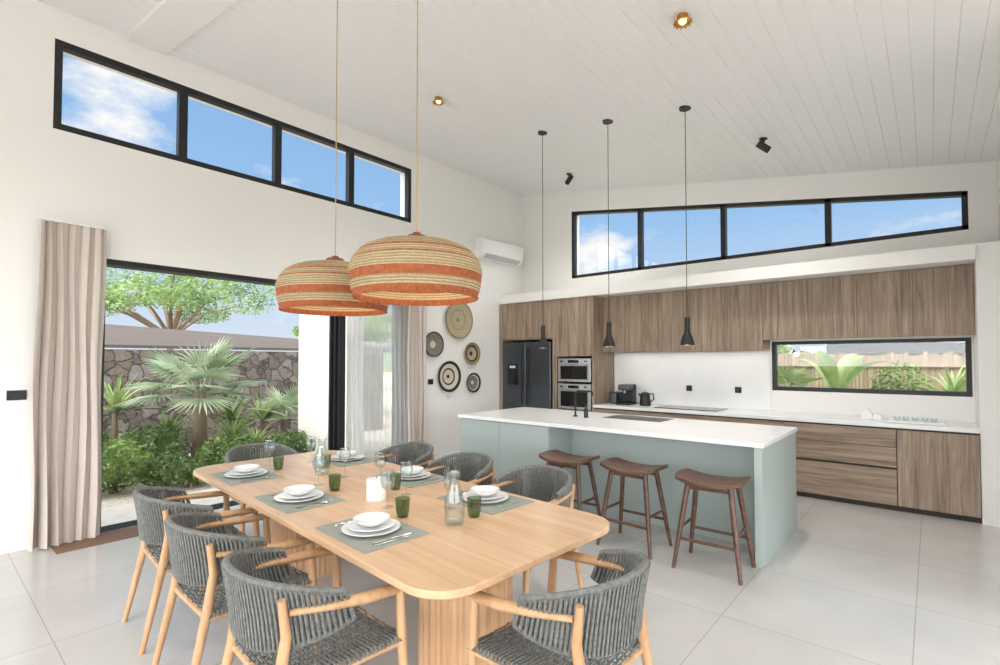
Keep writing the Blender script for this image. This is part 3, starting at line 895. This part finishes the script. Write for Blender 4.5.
def brass_light(x_, y_):
    z = cz(x_)
    e = empty('ceiling_downlight', (x_, y_, z), 0)
    mk('ring', g_lathe([(.03, .0), (.03, -.045), (.055, -.055), (.06, -.05), (.038, -.035), (.038, .0)], 12), M['brass'], e)
    G = []
    for i in range(12):
        a = 2 * pi * i / 12
        G.append(g_tube([(.03 * math.cos(a), .03 * math.sin(a), -.02), (.062 * math.cos(a), .062 * math.sin(a), -.06)], .005, 5))
    mk('petals', G, M['brass'], e)
    mk('bulb', g_lathe([(.001, -.02), (.02, -.02), (.024, -.045), (.012, -.06), (.001, -.062)], 16), M['bulb'], e, smooth=True)
brass_light(-3.89, 3.56); brass_light(-1.25, 3.38)
def black_spot(x_, y_, rz):
    z = cz(x_)
    e = empty('ceiling_spotlight', (x_, y_, z), rz)
    mk('mount', g_cyl((0, 0, -.05), .012, .06), M['black'], e)
    mk('base', g_cyl((0, 0, -.012), .04, .02), M['black'], e)
    mk('head', xf(g_cyl((0, 0, -.07), .036, .14), Matrix.Translation((0, 0, -.09)) @ Matrix.Rotation(1.0, 4, 'X')), M['black'], e, smooth=True, bevel=.003)
black_spot(-4.06, 6.34, 1.2); black_spot(-1.32, 5.86, -.9)

# ---------------------------------------------------------------- outdoors
mk('garden_gravel', g_bb(-60, XL - T, -30, 60, -.25, -.082), M['gravel'])
mk('garden_ground', [g_bb(XL - T, 60, YB + T, 60, -.25, -.082)], M['lawn'])
mk('terrace_paving', [g_bb(-6.75, XL - T, .2, 5.2, -.08, -.02), g_bb(XL - T, RX + 12, RY - 14, RY - .2, -.2, -.02), g_bb(RX + .2, RX + 12, RY - .2, 9, -.2, -.02)], mat('terrace_stone', (192, 184, 172), .8, var=.08, vscale=8))
mk('stone_wall', [g_bb(-10.4, -10.0, -6, 7.4, -.08, 1.74)], M['stone'])
mk('garden_pier', [g_bb(-8.45, -6.95, 4.45, 4.75, -.08, 2.75)], M['extwall'])
mk('neighbour_shade_sail', [([(-11.8, -4, 1.86), (-11.8, 10.5, 1.86), (-15.5, 8.5, 2.25), (-15.5, -4, 2.75), (-11.8, -4, 1.80), (-11.8, 10.5, 1.80), (-15.5, 8.5, 2.19), (-15.5, -4, 2.69)],
     [(0, 1, 2, 3), (7, 6, 5, 4), (0, 4, 5, 1), (1, 5, 6, 2), (2, 6, 7, 3), (3, 7, 4, 0)])], M['sail'])

def leaf_cloud(c, rad, n, size, rnd):
    V = []; F = []
    for _ in range(n):
        while True:
            d = Vector((rnd.uniform(-1, 1), rnd.uniform(-1, 1), rnd.uniform(-1, 1)))
            if .35 < d.length < 1: break
        p = Vector((c[0] + d.x * rad[0], c[1] + d.y * rad[1], c[2] + d.z * rad[2]))
        a = Vector((rnd.gauss(0, 1), rnd.gauss(0, 1), rnd.gauss(0, .6))).normalized()
        b = a.cross(Vector((rnd.gauss(0, 1), rnd.gauss(0, 1), rnd.gauss(0, 1)))).normalized()
        s1 = size * rnd.uniform(.7, 1.3); s2 = s1 * .45
        o = len(V)
        V += [tuple(p - a * s1), tuple(p + b * s2), tuple(p + a * s1), tuple(p - b * s2)]
        F.append((o, o + 1, o + 2, o + 3))
    return V, F
def bush(name, c, rad, n, size, m, seed):
    rnd = random.Random(seed)
    e = empty(name, (c[0], c[1], -.08))
    G = [leaf_cloud((0, 0, rad[2] * 1.05), rad, n, size, rnd)]
    mk('foliage', G, m, e, fixn=False)
    st_ = []
    for i in range(7):
        a = rnd.uniform(0, 6.28)
        st_.append(g_tube([(0, 0, 0), (math.cos(a) * rad[0] * .3, math.sin(a) * rad[1] * .3, rad[2] * .7), (math.cos(a) * rad[0] * .6, math.sin(a) * rad[1] * .6, rad[2] * 1.3)], [.02, .012, .005], 5))
    mk('stems', st_, M['bark'], e)
def blade(a, el, L, w, droop, base=(0, 0, 0), n=7, prof=None):
    V = []; F = []
    d = Vector((math.cos(a), math.sin(a), 0)); side = Vector((-math.sin(a), math.cos(a), 0))
    p = Vector(base); ang = el
    for i in range(n + 1):
        t = i / n
        ww = w * (prof(t) if prof else (1 - t) ** .6 * (.6 + .4 * min(1, 4 * t)))
        V += [tuple(p - side * ww + Vector((0, 0, ww * .3))), tuple(p), tuple(p + side * ww + Vector((0, 0, ww * .3)))]
        p = p + (d * math.cos(ang) + Vector((0, 0, math.sin(ang)))) * (L / n)
        ang -= droop / n
    for i in range(n):
        o = i * 3
        F += [(o, o + 1, o + 4, o + 3), (o + 1, o + 2, o + 5, o + 4)]
    return V, F
def rosette(name, loc, n, L, w, m, seed, h=0.0, droop=.9, elmin=.3):
    rnd = random.Random(seed)
    e = empty(name, (loc[0], loc[1], -.08))
    G = [blade(rnd.uniform(0, 6.28), rnd.uniform(elmin, 1.45), L * rnd.uniform(.7, 1.1), w, droop * rnd.uniform(.5, 1.3), (0, 0, h)) for _ in range(n)]
    mk('leaves', G, m, e, fixn=False)
    mk('stem', g_tube([(0, 0, 0), (0, 0, h + .05)], [.05, .035], 8), M['bark'], e, smooth=True)
def fan_palm(name, loc, h, n, R, m, seed, pet=.7):
    rnd = random.Random(seed)
    e = empty(name, (loc[0], loc[1], -.08))
    G = []; PT = []
    for i in range(n):
        a = 2 * pi * i / n * 1.618 * 2.0 + rnd.uniform(-.2, .2)
        el = rnd.uniform(-.25, 1.35)
        d = Vector((math.cos(a) * math.cos(el), math.sin(a) * math.cos(el), math.sin(el)))
        p0 = Vector((0, 0, h)); hub = p0 + d * pet * rnd.uniform(.8, 1.1)
        PT.append(g_tube([tuple(p0), tuple(p0 + d * pet * .5 + Vector((0, 0, .02))), tuple(hub)], [.014, .01, .008], 5))
        side = d.cross(Vector((0, 0, 1))).normalized()
        nrm = side.cross(d).normalized()
        f1 = (d * .9 - nrm * .15).normalized()
        nl = 24
        for k_ in range(nl):
            th = -1.9 + 3.8 * k_ / (nl - 1)
            dr_ = (f1 * math.cos(th) + side * math.sin(th)).normalized()
            L = R * (1 - .22 * abs(th) / 1.9) * rnd.uniform(.88, 1.08)
            tang = (side * math.cos(th) - f1 * math.sin(th)).normalized()
            mid = hub + dr_ * L * .5; tip = hub + dr_ * L + Vector((0, 0, -.12 * L))
            wd = L * .034
            o_V = [tuple(hub), tuple(mid - tang * wd + nrm * .01), tuple(mid - nrm * .012), tuple(mid + tang * wd + nrm * .01), tuple(tip)]
            G.append((o_V, [(0, 1, 2), (0, 2, 3), (1, 4, 2), (2, 4, 3)]))
    mk('fronds', G, m, e, fixn=False)
    mk('petioles', PT, m, e)
    mk('trunk', g_tube([(0, 0, 0), (0.02, 0, h * .5), (0, 0, h + .05)], [.13, .1, .09], 10), M['bark'], e, smooth=True)

fan_palm('fan_palm', (-8.35, 2.85), 1.12, 20, .58, M['palm'], 3, .5)
fan_palm('fan_palm', (-9.2, 4.6), .5, 8, .5, M['palm'], 5, .4)
rosette('dracaena_plant', (-9.2, 2.0), 40, .75, .03, M['leaf2'], 11, .85, 1.0)
rosette('dracaena_plant', (-9.0, 2.6), 36, .7, .03, M['leaf1'], 12, .35, .8)
rosette('dracaena_plant', (-8.6, 3.4), 44, .65, .028, M['leaf2'], 13, .35, .8)
rosette('dracaena_plant', (-9.15, 4.15), 44, .6, .028, M['leaf2'], 14, .55, .9)
rosette('dracaena_plant', (-9.1, 3.6), 36, .7, .03, M['leaf1'], 15, .6, .9)
rosette('dracaena_plant', (-7.9, 3.5), 44, .5, .025, M['leaf2'], 16, .3, .9)
bush('garden_shrub', (-7.7, 1.65), (.42, .42, .32), 1500, .035, M['leaf1'], 21)
bush('garden_shrub', (-7.5, 2.2), (.36, .36, .22), 1200, .03, M['leaf3'], 22)
bush('garden_shrub', (-7.5, 2.95), (.45, .42, .30), 1500, .035, M['leaf1'], 23)
bush('garden_shrub', (-8.3, 2.2), (.5, .5, .36), 1500, .04, M['leaf3'], 24)
bush('garden_shrub', (-7.6, 3.85), (.4, .4, .28), 1400, .035, M['leaf3'], 25)
bush('garden_shrub', (-9.0, 1.4), (.5, .5, .45), 1400, .05, M['leaf3'], 26)
rosette('ornamental_grass', (-7.35, 2.45), 200, .5, .006, M['leaf2'], 31, .0, 1.3, .6)
rosette('ornamental_grass', (-7.7, 1.15), 160, .5, .007, M['leaf2'], 32, .0, 1.3, .6)
rosette('ornamental_grass', (-7.3, 3.4), 160, .45, .007, M['leaf2'], 33, .0, 1.3, .6)

def tree(name, loc, h, spread, nl, size, seed, flat=.3, m=None):
    rnd = random.Random(seed)
    e = empty(name, (loc[0], loc[1], -.08))
    B = [g_tube([(0, 0, 0), (.1, .1, h * .3), (0, .2, h * .5)], [.16, .12, .09], 8)]
    G = []
    K = 18
    for i in range(K):
        a = 2 * pi * i / K + rnd.uniform(-.3, .3); rr = spread * rnd.uniform(.25, .95)
        z = h * rnd.uniform(.72, 1.0) - .10 * rr
        tip = (rr * math.cos(a), rr * math.sin(a), z)
        B.append(g_tube([(0, .2, h * .5), (tip[0] * .45, tip[1] * .45, h * .5 + (z - h * .5) * .65), tip], [.06, .035, .012], 6))
        G.append(leaf_cloud(tip, (spread * .30, spread * .30, h * flat * .27), nl, size, rnd))
    mk('branches', B, M['bark'], e, smooth=True)
    mk('foliage', G, m or M['tree'], e, fixn=False)
tree('flame_tree', (-19, 5.4), 4.8, 3.3, 520, .065, 41)
tree('garden_tree', (-24, 15), 4.2, 2.6, 400, .10, 42)
tree('garden_tree', (-19, -.9), 4.4, 2.4, 400, .09, 43)

rf = empty('reed_fence')
G = []
rnd = random.Random(5)
x_ = -7
while x_ < 5:
    G.append(g_bb(x_, x_ + .055, 10.6 + rnd.uniform(-.01, .01), 10.63, -.08, 1.66 + rnd.uniform(-.03, .05)))
    x_ += .06
mk('reeds', G, M['reed'], rf)
mk('rails', [g_bb(-7, 5, 10.57, 10.60, zz, zz + .04) for zz in (.4, 1.0, 1.45)], M['reed'], rf)
fan_palm('fan_palm', (-1.85, 9.3), 1.05, 14, .40, M['leaf2'], 61, .32)
bush('garden_shrub', (-.35, 9.4), (.45, .3, .80), 2600, .035, M['leaf1'], 62)
bush('garden_shrub', (.75, 9.7), (.35, .3, .82), 1900, .035, M['leaf1'], 63)
def broad(t): return math.sin(pi * min(1, max(0.02, (t * .93 + .05)))) ** .7
def banana(loc, n, L, w, seed):
    rnd = random.Random(seed)
    e = empty('banana_plant', (loc[0], loc[1], -.08))
    G = []; S = []
    for i in range(n):
        a = rnd.uniform(0, 6.28); b0 = (math.cos(a) * .12, math.sin(a) * .12, 1.2)
        S.append(g_tube([(0, 0, 0), b0], [.03, .012], 6))
        G.append(blade(a, rnd.uniform(1.1, 1.5), L * rnd.uniform(.8, 1.1), w, 1.2, b0, 10, broad))
    mk('leaves', G, M['leaf2'], e, fixn=False); mk('stalks', S, M['leaf1'], e)
banana((-1.1, 9.2), 6, .75, .11, 64)
rosette('dracaena_plant', (.22, 8.9), 40, .6, .03, M['leaf2'], 66, 1.1, .9)
nb = empty('neighbour_house', (1.5, 22, -.1))
mk('walls', g_bb(-4, 3, 0, 5, 0, 1.9), mat('neighbour_wall', (120, 116, 112), .8), nb)
mk('roof', g_prism([(-4.4, 1.9), (3.4, 1.9), (3.4, 2.05), (-4.4, 2.4)], -.3, 5.3), mat('neighbour_roof_dark', (60, 62, 66), .7), nb)
tree('garden_tree', (-7, 24), 3.2, 2.6, 400, .14, 71)
for i, (x_, y_) in enumerate(((-3, 18.5), (6.5, 18.5), (-9, 19))):
    bush('hedge_shrub', (x_, y_), (2.0, 1.2, .95), 1200, .12, M['leaf3'], 80 + i)
def hills(name, cx_, cy_, R, a0, a1, hgt, seed):
    V = []; F = []; rnd = random.Random(seed); n = 80
    ph = [rnd.uniform(0, 6) for _ in range(4)]
    for i in range(n + 1):
        a = a0 + (a1 - a0) * i / n
        hh = hgt * (.55 + .25 * math.sin(3 * a + ph[0]) + .13 * math.sin(9 * a + ph[1]) + .06 * math.sin(23 * a + ph[2]))
        for (rr, z) in ((R, -1), (R * 1.15, hh * .7), (R * 1.3, hh)):
            V.append((cx_ + rr * math.cos(a), cy_ + rr * math.sin(a), z))
    for i in range(n):
        for j in range(2):
            o = i * 3 + j; F.append((o, o + 1, o + 4, o + 3))
    mk(name, (V, F), M['hill'], smooth=True, fixn=False)
hills('distant_hills', 0, 0, 150, pi * .25, pi * 1.1, 8, 4)
mk('distant_ground', g_bb(-200, 200, -200, 200, -.6, -.3), M['lawn'])

# ---------------------------------------------------------------- camera
cam = bpy.data.cameras.new('camera')
co = bpy.data.objects.new('camera', cam); col.objects.link(co)
cam.sensor_width = 36; cam.lens = 36 * 505 / 1000.0
PITCH = 1.5
co.location = (0, 0, 1.55)
co.rotation_euler = (math.radians(90 + PITCH), 0, math.radians(40.5))
cam.shift_y = (28.5 - 505 * math.tan(math.radians(PITCH))) / 1000.0
cam.clip_start = .05; cam.clip_end = 1000
sc.camera = co

# ---------------------------------------------------------------- world and lights
wd = bpy.data.worlds.new('world'); sc.world = wd
wd.use_nodes = True
nt = wd.node_tree; nd = nt.nodes; lk = nt.links
bg = nd['Background']
tc = nd.new('ShaderNodeTexCoord')
sep = nd.new('ShaderNodeSeparateXYZ'); lk.new(tc.outputs['Generated'], sep.inputs[0])
r = nd.new('ShaderNodeValToRGB')
r.color_ramp.elements[0].position = 0.0; r.color_ramp.elements[0].color = lin((226, 236, 246))
r.color_ramp.elements[1].position = 0.75; r.color_ramp.elements[1].color = lin((100, 158, 224))
ee = r.color_ramp.elements.new(0.25); ee.color = lin((156, 200, 244))
lk.new(sep.outputs['Z'], r.inputs['Fac'])
mp = nd.new('ShaderNodeMapping'); mp.inputs['Scale'].default_value = (1, 1, 2.0); mp.inputs['Location'].default_value = (.3, .1, .2)
lk.new(tc.outputs['Generated'], mp.inputs['Vector'])
n = nd.new('ShaderNodeTexNoise'); n.inputs['Scale'].default_value = 7; n.inputs['Detail'].default_value = 9; n.inputs['Roughness'].default_value = .6
lk.new(mp.outputs['Vector'], n.inputs['Vector'])
# cumulus clusters standing at a few sky directions, broken up by noise
acc = None
for d, wdt in (((-1.26, .24, .575), 8), ((-1.19, .30, .43), 5), ((-.506, .88, .205), 5), ((-1.2, -.6, .6), 16), ((.6, 1.2, .5), 14), ((-.72, .73, .28), 3)):
    dv = Vector(d).normalized()
    q = nd.new('ShaderNodeVectorMath'); q.operation = 'DOT_PRODUCT'; q.inputs[1].default_value = dv
    nrmz = nd.new('ShaderNodeVectorMath'); nrmz.operation = 'NORMALIZE'
    lk.new(tc.outputs['Generated'], nrmz.inputs[0]); lk.new(nrmz.outputs[0], q.inputs[0])
    mr_ = nd.new('ShaderNodeMapRange'); mr_.interpolation_type = 'SMOOTHSTEP'
    mr_.inputs['From Min'].default_value = math.cos(math.radians(wdt)); mr_.inputs['From Max'].default_value = 1.0
    mr_.inputs['To Min'].default_value = 0; mr_.inputs['To Max'].default_value = 1
    lk.new(q.outputs['Value'], mr_.inputs['Value'])
    if acc is None: acc = mr_.outputs[0]
    else:
        mm_ = nd.new('ShaderNodeMath'); mm_.operation = 'MAXIMUM'
        lk.new(acc, mm_.inputs[0]); lk.new(mr_.outputs[0], mm_.inputs[1]); acc = mm_.outputs[0]
ma = nd.new('ShaderNodeMath'); ma.operation = 'MULTIPLY_ADD'; ma.inputs[1].default_value = .25
lk.new(acc, ma.inputs[0]); lk.new(n.outputs['Fac'], ma.inputs[2])
r2 = nd.new('ShaderNodeValToRGB'); r2.color_ramp.elements[0].position = .63; r2.color_ramp.elements[1].position = .84
lk.new(ma.outputs[0], r2.inputs['Fac'])
mx = nd.new('ShaderNodeMix'); mx.data_type = 'RGBA'
lk.new(r2.outputs['Color'], mx.inputs['Factor']); lk.new(r.outputs['Color'], mx.inputs['A']); mx.inputs['B'].default_value = (1.0, 1.0, 1.0, 1)
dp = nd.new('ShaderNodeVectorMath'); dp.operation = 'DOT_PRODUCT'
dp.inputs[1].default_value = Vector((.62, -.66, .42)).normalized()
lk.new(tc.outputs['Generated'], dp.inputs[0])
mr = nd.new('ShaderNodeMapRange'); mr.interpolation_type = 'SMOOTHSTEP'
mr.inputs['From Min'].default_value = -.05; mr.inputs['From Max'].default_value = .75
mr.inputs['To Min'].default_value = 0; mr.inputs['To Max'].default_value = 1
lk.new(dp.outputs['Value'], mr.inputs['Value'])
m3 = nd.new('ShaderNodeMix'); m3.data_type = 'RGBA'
lk.new(mr.outputs[0], m3.inputs['Factor']); lk.new(mx.outputs['Result'], m3.inputs['A']); m3.inputs['B'].default_value = (6.8, 6.9, 7.0, 1)  # bright white haze added to the sky behind the camera to light the interior
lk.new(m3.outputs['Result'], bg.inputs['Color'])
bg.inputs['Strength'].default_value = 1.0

sun = bpy.data.lights.new('sun', 'SUN'); sun.energy = 2.2; sun.angle = .02; sun.color = (1, .97, .92)
so = bpy.data.objects.new('sun', sun); col.objects.link(so)
so.rotation_euler = Vector((.30, -.42, .86)).to_track_quat('Z', 'Y').to_euler()

def lamp(name, kind, loc, e_, color=(1, .95, .88), size=.1, rot=None, sy=None):
    l = bpy.data.lights.new(name, kind); l.energy = e_; l.color = color
    if kind == 'AREA':
        l.size = size
        if sy: l.shape = 'RECTANGLE'; l.size_y = sy
    else: l.shadow_soft_size = size
    if kind == 'SPOT':
        l.spot_size = math.radians(140); l.spot_blend = 1.0
    o = bpy.data.objects.new(name, l); o.location = loc
    if rot: o.rotation_euler = rot
    col.objects.link(o)
    return o
for i, x_ in enumerate((-3.44, -2.585, -1.76)): lamp('pendant_bulb_light', 'POINT', (x_, 4.8, 1.67), 3, (1, .92, .82), .04)
for x_ in (-2.08, -2.89): lamp('basket_bulb_light', 'POINT', (x_, 1.755, 1.97), 3, (1, .88, .72), .06)
lamp('undercabinet_led', 'AREA', (-2.7, 7.12, 1.675), 2.0, (1, .98, .95), 2.1, None, .04)
lamp('undercabinet_led', 'AREA', (-.65, 7.12, 1.80), 1.3, (1, .98, .95), 1.8, None, .04)
for (x_, y_) in ((-3.89, 3.56), (-1.26, 3.42), (-4.06, 6.1), (-1.34, 5.8), (-3.9, .3), (-1, -.8)):  # out-of-view spots have no fixture; added to brighten the room
    lamp('downlight_fill_lamp', 'SPOT', (x_, y_, cz(x_) - .16), 88, (1, .985, .96), .08)

sc.view_settings.view_transform = 'Standard'
sc.view_settings.look = 'None'
sc.view_settings.exposure = 0.0
